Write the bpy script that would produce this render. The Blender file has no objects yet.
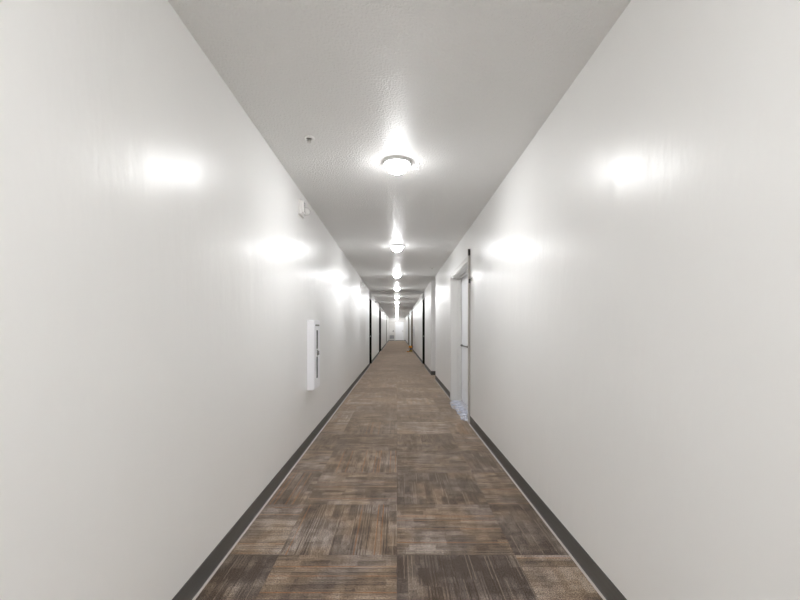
import bpy, bmesh, math, random
from mathutils import Vector, Matrix
random.seed(7)
scn = bpy.context.scene
COL = scn.collection
PI = math.pi

# corridor measures (metres); the corridor runs along +Y, the camera stands at the origin
EYE, H = 1.163, 2.44
XL, XR, XR2 = -0.888, 0.907, 0.885          # left wall, near right wall, far right wall
Y0, Y1 = -1.7, 44.0                          # wall behind the camera, end wall
PITCH, FIRST = 3.08, 3.10                    # ceiling lights

# ------------------------------------------------------------------ materials
def mat(name):
    m = bpy.data.materials.new(name); m.use_nodes = True
    nt = m.node_tree
    return m, nt, nt.nodes['Principled BSDF']

def simple(name, col, rough=0.5, metal=0.0, **kw):
    m, nt, b = mat(name)
    b.inputs['Base Color'].default_value = (*col, 1)
    b.inputs['Roughness'].default_value = rough
    b.inputs['Metallic'].default_value = metal
    for k, v in kw.items():
        b.inputs[k.replace('_', ' ')].default_value = v
    # a faint grain in the gloss of every surface
    tc = nt.nodes.new('ShaderNodeTexCoord'); n = nt.nodes.new('ShaderNodeTexNoise')
    n.inputs['Scale'].default_value = 60
    mr = nt.nodes.new('ShaderNodeMapRange')
    mr.inputs['To Min'].default_value = max(0.02, rough - 0.04); mr.inputs['To Max'].default_value = min(1, rough + 0.04)
    nt.links.new(tc.outputs['Object'], n.inputs['Vector'])
    nt.links.new(n.outputs['Fac'], mr.inputs['Value'])
    nt.links.new(mr.outputs['Result'], b.inputs['Roughness'])
    return m

class G:
    """tiny helper to write node maths"""
    def __init__(s, nt): s.nt = nt
    def _in(s, sock, v):
        if isinstance(v, bpy.types.NodeSocket): s.nt.links.new(v, sock)
        else: sock.default_value = v
    def m(s, op, a, b=0.0, c=None):
        n = s.nt.nodes.new('ShaderNodeMath'); n.operation = op
        s._in(n.inputs[0], a); s._in(n.inputs[1], b)
        if c is not None: s._in(n.inputs[2], c)
        return n.outputs[0]
    def xyz(s, x, y, z=0.0):
        n = s.nt.nodes.new('ShaderNodeCombineXYZ')
        s._in(n.inputs[0], x); s._in(n.inputs[1], y); s._in(n.inputs[2], z)
        return n.outputs[0]
    def white(s, x, y, z=0.0):
        n = s.nt.nodes.new('ShaderNodeTexWhiteNoise'); n.noise_dimensions = '3D'
        s.nt.links.new(s.xyz(x, y, z), n.inputs['Vector'])
        return n.outputs['Value']
    def noise(s, vec, scale, detail=2.0, rough=0.5):
        n = s.nt.nodes.new('ShaderNodeTexNoise')
        n.inputs['Scale'].default_value = scale; n.inputs['Detail'].default_value = detail
        n.inputs['Roughness'].default_value = rough
        s.nt.links.new(vec, n.inputs['Vector'])
        return n.outputs['Fac']
    def mapr(s, v, a, b, c, d):
        n = s.nt.nodes.new('ShaderNodeMapRange')
        s._in(n.inputs[0], v)
        for i, q in enumerate((a, b, c, d)): n.inputs[i + 1].default_value = q
        return n.outputs[0]
    def mix(s, f, a, b, mode='MIX'):
        n = s.nt.nodes.new('ShaderNodeMix'); n.data_type = 'RGBA'; n.blend_type = mode
        s._in(n.inputs[0], f)
        for i, q in ((6, a), (7, b)):
            if isinstance(q, tuple): q = (*q, 1) if len(q) == 3 else q
            s._in(n.inputs[i], q)
        return n.outputs[2]
    def ramp(s, f, stops):
        n = s.nt.nodes.new('ShaderNodeValToRGB'); cr = n.color_ramp
        while len(cr.elements) < len(stops): cr.elements.new(0.5)
        for e, (p, c) in zip(cr.elements, stops): e.position = p; e.color = (*c, 1)
        s._in(n.inputs[0], f)
        return n.outputs[0]
    def coord(s, out='Object'):
        n = s.nt.nodes.new('ShaderNodeTexCoord'); return n.outputs[out]
    def sep(s, v):
        n = s.nt.nodes.new('ShaderNodeSeparateXYZ'); s.nt.links.new(v, n.inputs[0]); return n.outputs
    def scale(s, v, sx, sy, sz):
        n = s.nt.nodes.new('ShaderNodeVectorMath'); n.operation = 'MULTIPLY'
        s.nt.links.new(v, n.inputs[0]); n.inputs[1].default_value = (sx, sy, sz); return n.outputs[0]
    def bump(s, hgt, strength, dist, normal=None):
        n = s.nt.nodes.new('ShaderNodeBump')
        n.inputs['Strength'].default_value = strength; n.inputs['Distance'].default_value = dist
        s.nt.links.new(hgt, n.inputs['Height'])
        if normal is not None: s.nt.links.new(normal, n.inputs['Normal'])
        return n.outputs[0]

def wall_paint():
    m, nt, b = mat('satin wall paint'); g = G(nt)
    o = g.coord()
    tone = g.noise(g.scale(o, 1, .6, .8), 1.3, 3)
    b.inputs['Roughness'].default_value = 0.3
    nt.links.new(g.mix(tone, (.820, .817, .803), (.850, .848, .836)), b.inputs['Base Color'])
    b.inputs['Specular IOR Level'].default_value = .36
    broad = g.bump(g.noise(g.scale(o, 1, 1.5, .55), 2.6, 4, .55), .6, .011)
    roll = g.bump(g.noise(g.scale(o, 1, 1.4, .8), 7, 3, .6), .35, .0012, broad)
    fine = g.bump(g.noise(o, 190, 2), .12, .0006, roll)
    nt.links.new(fine, b.inputs['Normal'])
    nt.links.new(g.mapr(g.noise(g.scale(o, 1, 2, .5), 4, 3), .3, .7, .295, .35), b.inputs['Roughness'])
    return m

def ceiling_paint():
    m, nt, b = mat('orange peel ceiling paint'); g = G(nt)
    o = g.coord()
    nt.links.new(g.mix(g.noise(o, 1.1, 3), (.830, .826, .812), (.855, .851, .838)), b.inputs['Base Color'])
    b.inputs['Roughness'].default_value = 0.43
    b.inputs['Specular IOR Level'].default_value = .34
    n = g.noise(o, 75, 2.5, .55)
    knock = g.mapr(n, .42, .64, 0, 1)
    wave = g.bump(g.noise(g.scale(o, .5, 2.0, 1), 1.6, 2), .5, .012)
    nt.links.new(g.bump(knock, .7, .0026, wave), b.inputs['Normal'])
    return m

def carpet():
    m, nt, b = mat('quarter turned carpet tiles'); g = G(nt)
    T = 0.61
    x, y, _ = g.sep(g.coord())
    tx = g.m('DIVIDE', x, T); ty = g.m('DIVIDE', g.m('SUBTRACT', y, .279), T)
    ix, iy = g.m('FLOOR', tx), g.m('FLOOR', ty)
    fx, fy = g.m('FRACT', tx), g.m('FRACT', ty)
    par = g.m('FLOORED_MODULO', g.m('ADD', ix, iy), 2.0)
    npar = g.m('SUBTRACT', 1.0, par)
    u = g.m('ADD', g.m('MULTIPLY', fy, npar), g.m('MULTIPLY', fx, par))
    v = g.m('ADD', g.m('MULTIPLY', fx, npar), g.m('MULTIPLY', fy, par))
    sd = g.m('MULTIPLY', g.white(ix, iy, 3.3), 57.0)
    # soft patches, cross bands, rectangular patches, then single yarn lines running the length of the tile
    tr = g.white(ix, iy, 8.8)
    soft = g.noise(g.xyz(g.m('MULTIPLY', v, 3.2), g.m('MULTIPLY', u, 3.0), sd), 1.0, 2)
    cross = g.noise(g.xyz(g.m('MULTIPLY', v, .9), g.m('MULTIPLY', u, 9.0), g.m('ADD', sd, 9.0)), 1.0, 1)
    along = g.noise(g.xyz(g.m('MULTIPLY', v, 14.0), g.m('MULTIPLY', u, 1.6), g.m('ADD', sd, 19.0)), 1.0, 1)
    iv = g.m('FLOOR', g.m('MULTIPLY', v, 12.0))
    off = g.white(iv, sd, 1.0)
    block = g.white(iv, g.m('FLOOR', g.m('ADD', g.m('MULTIPLY', u, 4.3), g.m('MULTIPLY', off, 5.0))), sd)
    hatch = g.white(g.m('FLOOR', g.m('MULTIPLY', v, 27.0)), g.m('FLOOR', g.m('MULTIPLY', u, 13.0)), sd)
    t = g.m('MULTIPLY', block, .19)
    t = g.m('MULTIPLY_ADD', g.mapr(soft, .3, .7, 0, 1), .16, t)
    t = g.m('MULTIPLY_ADD', g.mapr(cross, .3, .7, 0, 1), .13, t)
    t = g.m('MULTIPLY_ADD', g.mapr(along, .34, .66, 0, 1), .12, t)
    t = g.m('MULTIPLY_ADD', hatch, .10, t)
    t = g.m('MULTIPLY_ADD', tr, .23, t)
    t = g.mapr(t, .26, .72, .18, .84)
    base = g.ramp(t, [(.20, (.060, .041, .032)), (.40, (.125, .091, .068)), (.55, (.205, .150, .109)),
                      (.70, (.275, .208, .155)), (.88, (.40, .33, .27))])
    lum = g.ramp(t, [(.2, (.066, .052, .047)), (.5, (.165, .136, .122)), (.85, (.40, .35, .32))])
    grey = g.mapr(g.noise(g.xyz(g.m('MULTIPLY', v, 2.0), g.m('MULTIPLY', u, 2.0), g.m('ADD', sd, 30.0)), 1.0, 1), .40, .60, 0, .9)
    base = g.mix(grey, base, lum)
    zone = g.mapr(g.noise(g.xyz(g.m('MULTIPLY', v, 3.0), sd, 2.0), 1.0, 1), .38, .62, .86, .34)
    c1 = g.m('MULTIPLY', v, 40.0)
    il = g.m('FLOOR', c1)
    on = g.m('MULTIPLY', g.m('GREATER_THAN', g.white(il, sd, 5.0), zone), g.m('LESS_THAN', g.m('FRACT', c1), .42))
    worn = g.mapr(g.noise(g.xyz(g.m('MULTIPLY', v, 80.0), g.m('MULTIPLY', u, 5.0), sd), 1.0, 1), .3, .6, .25, .95)
    isor = g.m('MULTIPLY', g.m('GREATER_THAN', g.white(il, sd, 15.0), .70), g.m('GREATER_THAN', tr, .35))
    lc = g.mix(isor, (.052, .036, .030), (.30, .115, .036))
    line = g.m('MULTIPLY', on, worn)
    base = g.mix(g.m('MULTIPLY', line, .85), base, lc)
    c2 = g.m('ADD', g.m('MULTIPLY', v, 31.0), .37)
    pale = g.m('MULTIPLY', g.m('GREATER_THAN', g.white(g.m('FLOOR', c2), g.m('FLOOR', g.m('MULTIPLY', u, 3.0)), g.m('ADD', sd, 2.0)), .80), g.m('LESS_THAN', g.m('FRACT', c2), .28))
    base = g.mix(g.m('MULTIPLY', pale, .28), base, (.42, .34, .27))
    P = g.xyz(x, y, 0.0)
    speck = g.noise(P, 170, 3, .8)
    base = g.mix(1.0, base, g.ramp(speck, [(.38, (.20, .20, .20)), (.62, (1.66, 1.62, 1.56))]), 'MULTIPLY')
    # hairline joints between the tiles
    ex = g.m('ABSOLUTE', g.m('SUBTRACT', fx, .5)); ey = g.m('ABSOLUTE', g.m('SUBTRACT', fy, .5))
    joint = g.m('GREATER_THAN', g.m('MAXIMUM', ex, ey), .4965)
    base = g.mix(g.m('MULTIPLY', joint, .30), base, (.06, .045, .04))
    nt.links.new(base, b.inputs['Base Color'])
    b.inputs['Roughness'].default_value = .9
    b.inputs['Specular IOR Level'].default_value = .2
    b.inputs['Sheen Weight'].default_value = .9; b.inputs['Sheen Roughness'].default_value = .32
    b.inputs['Sheen Tint'].default_value = (1, .82, .65, 1)
    nt.links.new(g.bump(g.m('ADD', g.m('MULTIPLY', speck, 1.0), g.m('MULTIPLY', line, .6)), .5, .003), b.inputs['Normal'])
    return m

def base_rubber():
    m, nt, b = mat('charcoal vinyl cove base'); g = G(nt)
    o = g.coord()
    n = g.noise(g.scale(o, 1, .6, 14), 9, 3)
    nt.links.new(g.mix(n, (.075, .072, .068), (.115, .110, .104)), b.inputs['Base Color'])
    b.inputs['Roughness'].default_value = .5
    return m

def wood(name, a, c):
    m, nt, b = mat(name); g = G(nt)
    n = g.noise(g.scale(g.coord(), 9, 9, .8), 3, 4, .6)
    nt.links.new(g.ramp(n, [(.3, a), (.7, c)]), b.inputs['Base Color'])
    b.inputs['Roughness'].default_value = .75; b.inputs['Specular IOR Level'].default_value = .15
    return m

def lamp_glass():
    m, nt, b = mat('lit frosted lamp glass')
    b.inputs['Base Color'].default_value = (.9, .9, .88, 1)
    b.inputs['Emission Color'].default_value = (.985, .99, 1.0, 1)
    g = G(nt)                                                # the bulbs shine hardest through the bottom of the bowl
    z = g.sep(g.coord())[2]
    nt.links.new(g.mapr(z, -.058, -.076, LAMP * .33, LAMP * 2.6), b.inputs['Emission Strength'])
    return m

def film_mat():
    m, nt, b = mat('crumpled clear plastic film'); g = G(nt)
    o = g.coord()
    b.inputs['Base Color'].default_value = (.70, .73, .84, 1)
    b.inputs['Roughness'].default_value = .18
    nt.links.new(g.mapr(g.noise(o, 14, 3), .40, .60, .15, .75), b.inputs['Alpha'])
    nt.links.new(g.bump(g.noise(o, 26, 4, .65), .8, .01), b.inputs['Normal'])
    return m

LAMP = 131.0
M = dict(
    wall=wall_paint(), ceil=ceiling_paint(), carpet=carpet(), base=base_rubber(),
    toe=simple('pale carpet edge strip', (.52, .47, .45), .35),
    white=simple('white door paint', (.89, .905, .93), .35),
    casing=simple('warm white casing paint', (.70, .69, .67), .35),
    steel_white=simple('white powder coat', (.90, .90, .93), .35),
    plastic=simple('white plastic', (.82, .81, .79), .35),
    lens=simple('clear strobe lens', (.93, .93, .92), .08, Transmission_Weight=.35),
    grey=simple('grey plastic', (.20, .195, .19), .55),
    black=simple('black plastic', (.012, .012, .012), .4),
    darkglass=simple('dark cabinet glass', (.012, .012, .013), .8, Specular_IOR_Level=.05),
    chrome=simple('brushed metal', (.62, .61, .59), .28, 1.0),
    darkmetal=simple('dark bronze metal', (.05, .047, .043), .35, .6),
    char=simple('charcoal door paint', (.014, .013, .012), .95, Specular_IOR_Level=.0),
    charframe=simple('charcoal frame paint', (.018, .017, .016), .95, Specular_IOR_Level=.0),
    brown=wood('brown door veneer', (.10, .068, .045), (.17, .12, .08)),
    taupe=wood('taupe door veneer', (.20, .18, .15), (.26, .235, .20)),
    louver=simple('grey louver metal', (.20, .21, .25), .4, .3),
    orange=simple('orange plastic', (.85, .32, .02), .4),
    yellow=simple('olive yellow plastic', (.42, .30, .03), .45),
    sill=simple('pale vinyl threshold', (.50, .50, .53), .25),
    slat=simple('taupe channel plastic', (.42, .39, .36), .6),
    pane=simple('clear window glass', (.95, .97, .97), .02, Alpha=.12),
    pavement=simple('concrete pavement', (.45, .44, .42), .9),
    lamp=lamp_glass(), film=film_mat(),
    ring=simple('pale lamp ring', (.74, .74, .73), .4),
)

# ------------------------------------------------------------------ mesh helpers
def box(bm, x0, x1, y0, y1, z0, z1):
    vs = [bm.verts.new((x, y, z)) for x in (x0, x1) for y in (y0, y1) for z in (z0, z1)]
    for f in ((0, 1, 3, 2), (4, 6, 7, 5), (0, 4, 5, 1), (2, 3, 7, 6), (0, 2, 6, 4), (1, 5, 7, 3)):
        bm.faces.new([vs[i] for i in f])

def lathe(bm, prof, n=40, axis='Z', origin=(0, 0, 0), cap=True):
    """prof: (radius, height) pairs; spun about an axis through origin"""
    rings = []
    for r, h in prof:
        ring = []
        for k in range(n):
            a = 2 * PI * k / n
            p = (r * math.cos(a), r * math.sin(a), h)
            if axis == 'X': p = (p[2], p[0], p[1])
            if axis == 'Y': p = (p[0], p[2], p[1])
            ring.append(bm.verts.new([origin[i] + p[i] for i in range(3)]))
        rings.append(ring)
    for a, b_ in zip(rings, rings[1:]):
        for k in range(n):
            bm.faces.new((a[k], a[(k + 1) % n], b_[(k + 1) % n], b_[k]))
    if cap:
        bm.faces.new(rings[0][::-1]); bm.faces.new(rings[-1])

def extr_y(bm, prof, y0, y1):
    """prof: closed (x, z) polygon, extruded along y"""
    a = [bm.verts.new((x, y0, z)) for x, z in prof]
    c = [bm.verts.new((x, y1, z)) for x, z in prof]
    n = len(prof)
    for k in range(n): bm.faces.new((a[k], a[(k + 1) % n], c[(k + 1) % n], c[k]))
    bm.faces.new(a[::-1]); bm.faces.new(c)

def obj(name, bm, m, parent=None, bevel=0.0, smooth=False, seg=2, **props):
    bmesh.ops.recalc_face_normals(bm, faces=bm.faces[:])
    me = bpy.data.meshes.new(name); bm.to_mesh(me); bm.free()
    me.materials.append(m)
    o = bpy.data.objects.new(name, me); COL.objects.link(o)
    if parent: o.parent = parent
    if smooth:
        for p in me.polygons: p.use_smooth = True
        me.set_sharp_from_angle(angle=math.radians(40))
    if bevel:
        b = o.modifiers.new('edge', 'BEVEL'); b.width = bevel; b.segments = seg
        b.limit_method = 'ANGLE'; b.angle_limit = math.radians(50)
    for k, v in props.items(): o[k] = v
    return o

def boxes(name, m, bs, parent=None, bevel=0.0, **props):
    bm = bmesh.new()
    for q in bs: box(bm, *q)
    return obj(name, bm, m, parent, bevel, **props)

def thing(name, label, cat, loc=(0, 0, 0), group=None):
    o = bpy.data.objects.new(name, None); COL.objects.link(o)
    o.location = loc; o['label'] = label; o['category'] = cat
    if group: o['group'] = group
    return o

def copy_tree(o, parent=None):
    c = o.copy(); COL.objects.link(c)
    if parent: c.parent = parent
    for ch in list(o.children): copy_tree(ch, c)
    return c

S = dict(kind='structure')

# ------------------------------------------------------------------ room shell
# openings along each wall
DR = (5.13, 6.73)                      # white double door, right
AL = (9.61, 10.55)                     # side alcove, right
FD_R = (13.0, 14.1); WD1 = (22.85, 25.4); WD2 = (28.9, 32.6)
FD_L1 = (13.1, 14.2); FD_L2 = (20.1, 22.6); DL3 = (33.5, 36.0)
TH = .22
boxes('floor', M['carpet'], [(-1.4, 2.6, Y0 - .2, Y1 + .2, -.12, 0)], **S)
boxes('ceiling', M['ceil'], [(-1.4, 2.6, Y0 - .2, Y1 + .2, H, H + .12)], **S)

lw = []
y = Y0
for a, b_ in (FD_L1, FD_L2, DL3):
    lw.append((XL - TH, XL, y, a, 0, H)); lw.append((XL - TH, XL - .10, a, b_, 0, H)); y = b_
lw.append((XL - TH, XL, y, Y1, 0, H))
boxes('wall_left', M['wall'], lw, **S)

rw = [(XR, XR + TH, Y0, DR[0], 0, H), (XR, XR + TH, DR[0], DR[1], 2.03, H),
      (XR, XR + TH, DR[1], AL[0], 0, H), (XR + TH, 2.5, AL[0] - .15, AL[0], 0, H),
      (2.3, 2.5, AL[0], AL[1], 0, H), (XR2 + TH, 2.5, AL[1], AL[1] + .15, 0, H)]
y = AL[1]
for a, b_ in (FD_R, WD1, WD2):
    rw.append((XR2, XR2 + TH, y, a, 0, H)); rw.append((XR2 + .10, XR2 + TH, a, b_, 0, H)); y = b_
rw.append((XR2, XR2 + TH, y, Y1, 0, H))
boxes('wall_right', M['wall'], rw, **S)
boxes('wall_end', M['wall'], [(XL - TH, XR2 + TH, Y1, Y1 + .15, 0, H)], **S)
# unseen glazed entrance, added behind the viewpoint so daylight brightens the near walls
GX0, GX1, GH = -.80, .82, 2.30
boxes('wall_back', M['wall'], [(XL - TH, GX0, Y0 - .15, Y0, 0, H), (GX1, XR + TH, Y0 - .15, Y0, 0, H), (GX0, GX1, Y0 - .15, Y0, GH, H)], **S)
fr = [(GX0, GX0 + .05, Y0 - .11, Y0 - .04, 0, GH), (GX1 - .05, GX1, Y0 - .11, Y0 - .04, 0, GH), (GX0 + .05, GX1 - .05, Y0 - .11, Y0 - .04, GH - .05, GH),
      (GX0 + .05, GX1 - .05, Y0 - .11, Y0 - .04, 0, .10), (-.02, .04, Y0 - .11, Y0 - .04, .10, GH - .05)]
wn = boxes('fill_window_1', M['casing'], fr, None, .003, **S)
boxes('fill_pane', M['pane'], [(GX0 + .05, -.02, Y0 - .078, Y0 - .072, .10, GH - .05)], wn)
boxes('fill_pane', M['pane'], [(.04, GX1 - .05, Y0 - .078, Y0 - .072, .10, GH - .05)], wn)
boxes('ground', M['pavement'], [(-12, 12, Y0 - 14, Y0 - .21, -.25, -.10)], **S)  # unseen paving outside the added entrance

# cove base with a curved toe, and the pale strip at the carpet's edge
def cove(side, x, y0, y1, bm_b, bm_t):
    s = 1 if side == 'L' else -1
    pr = [(0, 0), (0, .100), (.0025, .102), (.0050, .099), (.0052, .016), (.0075, .010), (.0100, .0065), (.0100, 0)]
    extr_y(bm_b, [(x + s * a, c) for a, c in pr], y0, y1)
    extr_y(bm_t, [(x + s * a, c) for a, c in ((.0101, 0), (.0101, .0072), (.0130, .0078), (.0165, .0060), (.0185, 0))], y0, y1)
bb, bt = bmesh.new(), bmesh.new()
y = Y0
for a, b_ in (FD_L1, FD_L2, DL3): cove('L', XL, y, a - .002, bb, bt); y = b_ + .002
cove('L', XL, y, Y1, bb, bt)
obj('baseboard_left', bb, M['base'], **S); obj('trim_left', bt, M['toe'], **S)
bb, bt = bmesh.new(), bmesh.new()
cove('R', XR, Y0, DR[0] - .086, bb, bt); cove('R', XR, DR[1] + .062, AL[0], bb, bt)
y = AL[1]
for a, b_ in (FD_R, WD1, WD2): cove('R', XR2, y, a - .002, bb, bt); y = b_ + .002
cove('R', XR2, y, Y1, bb, bt)
box(bb, XR2 - .006, 2.3, AL[1] - .006, AL[1], 0, .102)
obj('baseboard_right', bb, M['base'], **S); obj('trim_right', bt, M['toe'], **S)
boxes('baseboard_end', M['base'], [(-.27, -.24, Y1 - .008, Y1, 0, .10), (.80, XR2, Y1 - .008, Y1, 0, .10)], **S)

# ------------------------------------------------------------------ white double door (door_1)
DX = XR + .155                                             # face of the leaves
def casing_right(name, x, y0, y1, h, w, m):
    """flat casing round an opening in the right wall, with a jamb lining and a stop"""
    bm = bmesh.new()
    for a, c in ((y0 - w, y0 + .004), (y1 - .004, y1 + w)):
        box(bm, x - .018, x, a, c, 0, h + w)
        box(bm, x - .024, x - .018, (a if a < y0 else c - .016), (a + .016 if a < y0 else c), 0, h + w)
    box(bm, x - .018, x, y0 + .004, y1 - .004, h - .004, h + w)
    box(bm, x - .024, x - .018, y0 + .004 - w, y1 - .004 + w, h + w - .016, h + w)
    return obj(name, bm, m, None, .0015, **S)
casing_right('trim_1', XR, *DR, 2.03, .060, M['casing'])
bm = bmesh.new()
for a, c in ((DR[0], DR[0] + .018), (DR[1] - .018, DR[1])):
    box(bm, XR, DX + .06, a, c, 0, 2.03)
box(bm, XR, DX + .06, DR[0] + .018, DR[1] - .018, 2.012, 2.03)
obj('trim_2', bm, M['casing'], None, .001, **S)
bm = bmesh.new()                                            # door stop
for a, c in ((DR[0] + .018, DR[0] + .036), (DR[1] - .036, DR[1] - .018)):
    box(bm, DX - .066, DX - .006, a, c, 0, 2.012)
box(bm, DX - .066, DX - .006, DR[0] + .036, DR[1] - .036, 1.994, 2.012)
obj('trim_4', bm, M['casing'], None, .004, **S)
mid = (DR[0] + DR[1]) / 2
def leaf(name, y0, y1, handle_y):
    bm = bmesh.new(); box(bm, DX, DX + .044, y0, y1, .014, 2.008)
    d = obj(name, bm, M['white'], None, .003, label='white door leaf in the cased double doorway, %s' % ('farther leaf with dark bar handle' if handle_y > mid else 'nearer leaf hidden past the casing'), **S)
    # raised rim of two panels
    bm = bmesh.new()
    for z0, z1 in ((.20, .86), (1.06, 1.88)):
        yy0, yy1 = y0 + .12, y1 - .12
        for q in ((yy0, yy1, z0, z0 + .018), (yy0, yy1, z1 - .018, z1), (yy0, yy0 + .018, z0 + .018, z1 - .018), (yy1 - .018, yy1, z0 + .018, z1 - .018)):
            box(bm, DX - .005, DX, *q)
    obj('panel_moulding', bm, M['white'], d, .001)
    bm = bmesh.new()
    yb0, yb1 = y0 + .07, y1 - .07
    box(bm, DX - .030, DX - .016, yb0, yb1, .905, .921)
    for q in (yb0 + .01, yb1 - .05): box(bm, DX - .030, DX, q, q + .04, .898, .928)
    obj('push_bar', bm, M['darkmetal'], d, .003, label='dark horizontal push bar')
    return d
leaf('door_1', mid + .002, DR[1] - .021, mid + .2)
leaf('door_2', DR[0] + .021, mid - .002, mid - .2)
# pale threshold in the doorway
bm = bmesh.new()
extr = [(XR - .012, 0), (XR + .004, .010), (DX + .05, .012), (DX + .05, 0)]
extr_y(bm, extr, DR[0] + .02, DR[1] - .02)
obj('trim_3', bm, M['sill'], **S)

# crumpled plastic film over the threshold
bm = bmesh.new()
nx, ny = 26, 60
grid = []
rnd = random.Random(3)
ph = [(rnd.uniform(12, 45), rnd.uniform(12, 45), rnd.uniform(0, 6), rnd.uniform(.3, 1)) for _ in range(9)]
for j in range(ny + 1):
    row = []
    v = j / ny; yy = DR[0] - .02 + v * (DR[1] - DR[0] - .12)
    bulge = .055 * math.sin(PI * v) ** .7 + .018 * math.sin(9 * v + 1) + .012 * math.sin(23 * v)
    for i in range(nx + 1):
        u = i / nx
        x0 = XR - .035 - bulge; x1 = XR + .085
        if yy < DR[0] + .04: x1 = XR - .03
        xx = x0 + u * (x1 - x0)
        f = sum(abs(math.sin(xx * a + yy * b_ + c)) * w for a, b_, c, w in ph) / len(ph)
        row.append(bm.verts.new((xx + .004 * math.sin(yy * 60), yy, .013 + .034 * f * (0.35 + 0.65 * math.sin(PI * min(1, max(0, u))) ** .5))))
    grid.append(row)
for j in range(ny):
    for i in range(nx):
        bm.faces.new((grid[j][i], grid[j][i + 1], grid[j + 1][i + 1], grid[j + 1][i]))
o = obj('plastic_film', bm, M['film'], None, 0, False, label='crumpled clear plastic film lying across the threshold of the white doorway', category='plastic sheet')
sm = o.modifiers.new('thickness', 'SOLIDIFY'); sm.thickness = .0008

# narrow taupe channel beside the casing, catch on the channel, small hook on the wall
t = thing('casing_slat', 'narrow taupe channel running up beside the white doorway, dark at its top', 'cable channel', (XR, DR[0] - .072, .0))
bm = bmesh.new(); box(bm, -.024, 0, -.011, .011, 0, 2.085); obj('slat', bm, M['slat'], t, .002)
bm = bmesh.new(); box(bm, -.027, 0, -.013, .013, 2.085, 2.165); obj('top_block', bm, M['darkmetal'], t, .002, label='dark top block')
t = thing('door_catch', 'small black catch at head height on the channel beside the white doorway', 'catch', (XR - .003, DR[0] - .083, 1.742))
bm = bmesh.new(); box(bm, -.019, .001, -.014, 0, 0, .052); obj('catch_body', bm, M['black'], t, .002)
bm = bmesh.new(); lathe(bm, [(.006, -.014), (.006, -.020), (.003, -.024)], 16, 'Y', (-.009, 0, .026)); obj('pin', bm, M['darkmetal'], t)
t = thing('wall_hook', 'tiny white wall hook beside the white doorway casing', 'hook', (XR, 4.91, 1.775))
bm = bmesh.new(); box(bm, -.006, 0, -.014, .014, -.022, .026); obj('plate', bm, M['plastic'], t, .002)
bm = bmesh.new()
for k in range(7):
    a = PI * k / 6 ; a2 = PI * (k + 1) / 6
    if k < 6: box(bm, -.006 - .016 * math.sin(a2) - .004, -.006 - .016 * math.sin(a2) + .004, -.004, .004, -.012 * math.cos(a) - .004, -.012 * math.cos(a) + .005)
obj('hook_arm', bm, M['grey'], t, .001)

# ------------------------------------------------------------------ doors seen edge-on in their pockets
def pocket_door(n, side, x, y0, y1, leafm, framem, label, top=2.13, handle=True):
    s = 1 if side == 'L' else -1                              # +1: room lies towards +x
    fx = x - s * .020                                         # leaf face
    bx = x - s * .065
    bm = bmesh.new(); a, c = sorted((fx, bx))
    box(bm, a, c, y0 + .052, y1 - .052, .010, top)
    d = obj('door_%d' % n, bm, leafm, None, .002, label=label, **S)
    bm = bmesh.new(); a, c = sorted((x - s * .100, x + s * .004))
    box(bm, a, c, y0, y0 + .050, 0, top + .052); box(bm, a, c, y1 - .050, y1, 0, top + .052)
    box(bm, a, c, y0 + .050, y1 - .050, top + .002, top + .052)
    obj('door_frame', bm, framem, d, .001)
    if handle:
        bm = bmesh.new()
        yh = y0 + .12
        lathe(bm, [(.024, 0), (.024, s * .006), (.010, s * .008), (.010, s * .045), (.006, s * .048)], 20, 'X', (fx, yh, .96))
        box(bm, *sorted((fx + s * .036, fx + s * .050)), yh - .008, yh + .105, .950, .970)
        obj('lever_handle', bm, M['chrome'], d, .001)
    return d
pocket_door(3, 'L', XL, *FD_L1, M['char'], M['charframe'], 'tall charcoal door on the left wall, first past the white cabinet')
pocket_door(4, 'R', XR2, *FD_R, M['char'], M['charframe'], 'tall charcoal door on the right wall past the side alcove')
pocket_door(5, 'L', XL, *FD_L2, M['char'], M['charframe'], 'second charcoal door along the left wall', 2.13)
pocket_door(6, 'R', XR2, *WD1, M['brown'], M['brown'], 'brown door on the right wall behind the orange tool', 2.20)
pocket_door(7, 'R', XR2, *WD2, M['taupe'], M['taupe'], 'greyish brown door far down the right wall', 2.13)
pocket_door(8, 'L', XL, *DL3, M['taupe'], M['casing'], 'pale taupe door far down the left wall', 2.05)

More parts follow.
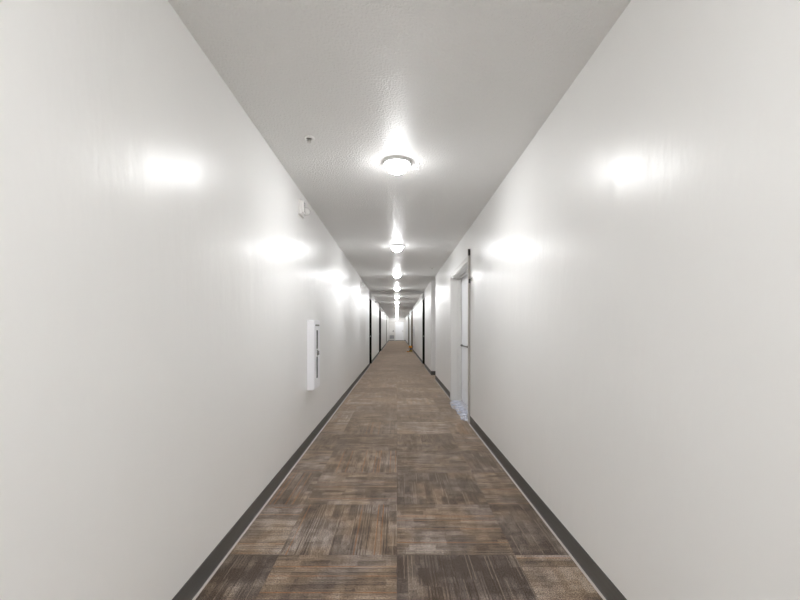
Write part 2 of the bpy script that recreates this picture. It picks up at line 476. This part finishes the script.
# ------------------------------------------------------------------ doors in the end wall
EY = Y1
def end_door(n, x0, x1, top, label, louver=False, m=None):
    bm = bmesh.new(); box(bm, x0, x1, EY - .040, EY - .002, .047, top)
    d = obj('door_%d' % n, bm, m or M['white'], None, .002, label=label, **S)
    bm = bmesh.new(); w = .05
    box(bm, x0 - w, x0 - .003, EY - .050, EY, 0, top + w); box(bm, x1 + .003, x1 + w, EY - .050, EY, 0, top + w)
    box(bm, x0 - .003, x1 + .003, EY - .050, EY, top + .003, top + w)
    obj('door_frame', bm, M['casing'], d, .002)
    bm = bmesh.new(); hx = x1 - .09
    lathe(bm, [(.028, 0), (.028, -.008), (.011, -.010), (.011, -.050)], 20, 'Y', (hx, EY - .040, 1.02))
    box(bm, hx - .125, hx + .012, EY - .098, EY - .080, 1.008, 1.032)
    box(bm, hx - .03, hx + .03, EY - .046, EY - .040, .96, 1.13)
    obj('lever_handle', bm, M['darkmetal'] if louver else M['chrome'], d, .002)
    if louver:
        for lx0 in (x0 + .06, x0 + .06 + .235):
            bm = bmesh.new(); lx1 = lx0 + .215; z0, z1 = .24, .60
            for q in ((lx0, lx1, z0, z0 + .02), (lx0, lx1, z1 - .02, z1), (lx0, lx0 + .02, z0 + .02, z1 - .02), (lx1 - .02, lx1, z0 + .02, z1 - .02)):
                box(bm, q[0], q[1], EY - .052, EY - .040, q[2], q[3])
            z = z0 + .03
            while z < z1 - .03:
                box(bm, lx0 + .02, lx1 - .02, EY - .050, EY - .040, z, z + .018); z += .030
            obj('louver_grille', bm, M['louver'], d)
    bm = bmesh.new(); box(bm, x0, x1, EY - .06, EY, 0, .045)
    obj('threshold', bm, M['darkmetal'], d)
end_door(9, -.83, -.31, 2.04, 'white door with two louver grilles at the far end', True, M['casing'])
end_door(10, -.18, .72, 2.06, 'bright white door in the middle of the end wall')

# ------------------------------------------------------------------ ceiling lights
ORD = ['nearest', 'second', 'third', 'fourth', 'fifth', 'sixth', 'seventh', 'eighth', 'ninth', 'tenth', 'eleventh', 'twelfth', 'thirteenth', 'fourteenth']
L0 = thing('ceiling_light', 'nearest round dome light on the ceiling of the corridor', 'ceiling light', (0, FIRST, H), 'dome lights in a row down the ceiling')
bm = bmesh.new()
lathe(bm, [(.094, 0), (.1035, -.0005), (.1045, -.012), (.1035, -.019), (.1010, -.0215), (.0985, -.0215), (.0965, -.018), (.060, -.016)], 56)
obj('rim', bm, M['ring'], L0, 0, True)
bm = bmesh.new()
R, D = .0960, .070                                          # a spherical cap, R wide and D deep
RS = (R * R + D * D) / (2 * D); A0 = math.asin(R / RS)
prof = [(max(.003, RS * math.sin(a)), -.0180 - D + RS * (1 - math.cos(a))) for a in [A0 * (1 - i / 10) for i in range(11)]]
lathe(bm, prof, 32)
obj('glass_dome', bm, M['lamp'], L0, 0, True)
for k in range(1, 14):
    c = copy_tree(L0); c.location.y = FIRST + PITCH * k
    if k == 13: c['label'] = 'fourteenth and last dome light, closest to the end wall'
    else: c['label'] = '%s dome light along the corridor ceiling, counted from the nearest' % ORD[k]
for k in (-1,):
    c = copy_tree(L0); c.location.y = FIRST + PITCH * k
    c['label'] = 'round dome light on the ceiling overhead, before the nearest one in view'

# ------------------------------------------------------------------ sprinklers
def sprinkler(x, y, label, r=.036):
    t = thing('fire_sprinkler', label, 'sprinkler', (x, y, H), 'ceiling sprinklers')
    bm = bmesh.new()
    lathe(bm, [(r * .5, -.001), (r * .55, -.003), (r * .62, -.010), (r * .9, -.009), (r, -.005), (r, 0)], 36)
    obj('escutcheon', bm, M['plastic'], t, 0, True)
    bm = bmesh.new()
    lathe(bm, [(r * .52, -.0012), (r * .50, -.004), (r * .2, -.005)], 24)
    obj('recess', bm, M['grey'], t)
    bm = bmesh.new()
    lathe(bm, [(.007, -.004), (.007, -.014), (.004, -.016), (.004, -.024)], 16)
    for sgn in (-1, 1):
        box(bm, sgn * .010 - .002, sgn * .010 + .002, -.002, .002, -.030, -.006)
    lathe(bm, [(.013, -.030), (.0135, -.032), (.006, -.033)], 20)
    obj('sprinkler_head', bm, M['chrome'], t)
    return t
sprinkler(-.585, 2.71, 'small white ceiling sprinkler nearest, left of the first dome light')
sprinkler(.72, 8.40, 'white round ceiling sprinkler above the right side alcove', .055)
sprinkler(-.72, 40.0, 'small ceiling sprinkler far off, close to the end wall')

# ------------------------------------------------------------------ wall strobes
def strobe():
    t = thing('alarm_strobe', 'white alarm strobe high on left wall, nearest of them', 'alarm strobe', (XL, 3.74, 2.275), 'alarm strobes along the left wall')
    bm = bmesh.new(); box(bm, 0, .026, -.085, .085, -.080, .080); obj('back_plate', bm, M['plastic'], t, .006, seg=3)
    bm = bmesh.new(); box(bm, .026, .052, -.070, -.008, -.062, .066)
    obj('sounder_grille', bm, M['plastic'], t, .006)
    bm = bmesh.new()
    for i in range(5): box(bm, .052, .056, -.060, -.018, -.050 + i * .022, -.040 + i * .022)
    obj('grille_bars', bm, M['grey'], t)
    bm = bmesh.new()
    lathe(bm, [(.042, .024), (.042, .050), (.038, .070), (.027, .086), (.010, .092)], 28, 'X', (0, .040, -.018))
    obj('lens', bm, M['lens'], t, 0, True)
    t.scale = (.92, .9, .85)
    return t
s0 = strobe()
for yy, lab in ((9.95, 'second alarm strobe on left wall, before the first charcoal door'),
                (15.9, 'third alarm strobe on left wall, between the two charcoal doors'),
                (23.4, 'fourth alarm strobe on left wall, just past the second charcoal door'),
                (28.5, 'fifth alarm strobe on left wall, before the pale taupe door'),
                (37.0, 'last alarm strobe on left wall, past the pale taupe door')):
    c = copy_tree(s0); c.location.y = yy; c['label'] = lab

# ------------------------------------------------------------------ extinguisher cabinets
def cabinet(loc, mirror, h, w, d, label, slot=True):
    s = -1 if mirror else 1
    t = thing('extinguisher_cabinet', label, 'cabinet', loc, 'extinguisher cabinets on the walls')
    def B(bm, a, b_, *r): box(bm, *sorted((s * a, s * b_)), *r)
    bm = bmesh.new(); B(bm, 0, d - .010, -w / 2, w / 2, 0, h)
    obj('body', bm, M['steel_white'], t, .004)
    bm = bmesh.new(); e = .008                                # door frame with the glazed slot left open
    g0, g1 = -.040, .040
    B(bm, d - .010, d, -w / 2 + e, g0, e, h - e); B(bm, d - .010, d, g1, w / 2 - e, e, h - e)
    B(bm, d - .010, d, g0, g1, e, .105); B(bm, d - .010, d, g0, g1, h - .105, h - e)
    B(bm, d - .010, d, g0, g1, .325, .405)
    dr = obj('door', bm, M['steel_white'], t, .002)
    for z0, z1 in ((.105, .325), (.405, h - .105)):
        bm = bmesh.new(); B(bm, d - .008, d - .004, g0, g1, z0, z1)
        obj('glass_pane', bm, M['darkglass'], dr)
    bm = bmesh.new(); B(bm, d, d + .006, -.024, .024, .335, .395); B(bm, d + .006, d + .020, -.016, .004, .345, .385)
    obj('pull_handle', bm, M['grey'], dr, .002)
    bm = bmesh.new(); B(bm, d, d + .002, -.10, .10, h - .062, h - .046)
    obj('name_slot', bm, M['grey'], dr)
    return t
cabinet((XL, 4.19, .565), False, .70, .315, .070, 'white fire extinguisher cabinet mounted on the left wall')
cabinet((XR2, 20.9, .80), True, .56, .30, .060, 'small distant extinguisher cabinet on the right wall before the brown door')

# ------------------------------------------------------------------ things on the carpet by the brown door
t = thing('cordless_drill', 'orange and black power tool standing on carpet by the brown door', 'power tool', (.74, 21.9, 0))
bm = bmesh.new(); box(bm, -.075, .075, -.045, .045, 0, .070); obj('battery', bm, M['yellow'], t, .010)
bm = bmesh.new()
vs = [(-.030, .070), (.045, .070), (.028, .165), (-.028, .165)]
a = [bm.verts.new((x, -.020, z)) for x, z in vs]; c = [bm.verts.new((x, .020, z)) for x, z in vs]
for k in range(4): bm.faces.new((a[k], a[(k + 1) % 4], c[(k + 1) % 4], c[k]))
bm.faces.new(a[::-1]); bm.faces.new(c); obj('grip', bm, M['black'], t, .006)
bm = bmesh.new(); lathe(bm, [(.030, -.085), (.043, -.070), (.045, .030), (.038, .060)], 28, 'X', (0, 0, .205)); obj('motor_housing', bm, M['orange'], t, 0, True)
bm = bmesh.new(); lathe(bm, [(.026, .060), (.026, .085), (.014, .105), (.006, .108), (.006, .15)], 20, 'X', (0, 0, .205)); obj('chuck', bm, M['black'], t, 0, True)
t.scale = (1.2, 1.2, 1.25)
t = thing('paint_tub', 'small white tub with an orange bottom left of the power tool', 'tub', (.585, 21.7, 0))
bm = bmesh.new(); lathe(bm, [(.050, .045), (.055, .110), (.060, .112), (.060, .125), (.056, .128)], 32); obj('tub_body', bm, M['plastic'], t, 0, True)
bm = bmesh.new(); lathe(bm, [(.062, 0), (.064, .01), (.064, .040), (.052, .045)], 32); obj('orange_base', bm, M['orange'], t, 0, True)

# ------------------------------------------------------------------ camera, world, view
cam = bpy.data.cameras.new('camera'); co = bpy.data.objects.new('camera', cam); COL.objects.link(co)
co.location = (0, 0, EYE); co.rotation_euler = (PI / 2, 0, 0)
cam.sensor_width = 36; cam.lens = 36 * 408 / 800
cam.shift_x = 3 / 800; cam.shift_y = 30 / 800
cam.clip_start = .02; cam.clip_end = 200
scn.camera = co
w = bpy.data.worlds.new('world'); scn.world = w; w.use_nodes = True
w.node_tree.nodes['Background'].inputs[0].default_value = (.98, .99, 1, 1)
w.node_tree.nodes['Background'].inputs[1].default_value = 5.2  # daylight strength set to brighten the near walls through the added entrance
scn.view_settings.view_transform = 'Standard'; scn.view_settings.look = 'None'
scn.view_settings.gamma = 1; scn.view_settings.use_curve_mapping = False
scn.view_settings.exposure = 0.0
scn.cycles.max_bounces = 16; scn.cycles.diffuse_bounces = 10; scn.cycles.glossy_bounces = 6
scn.cycles.use_denoising = True
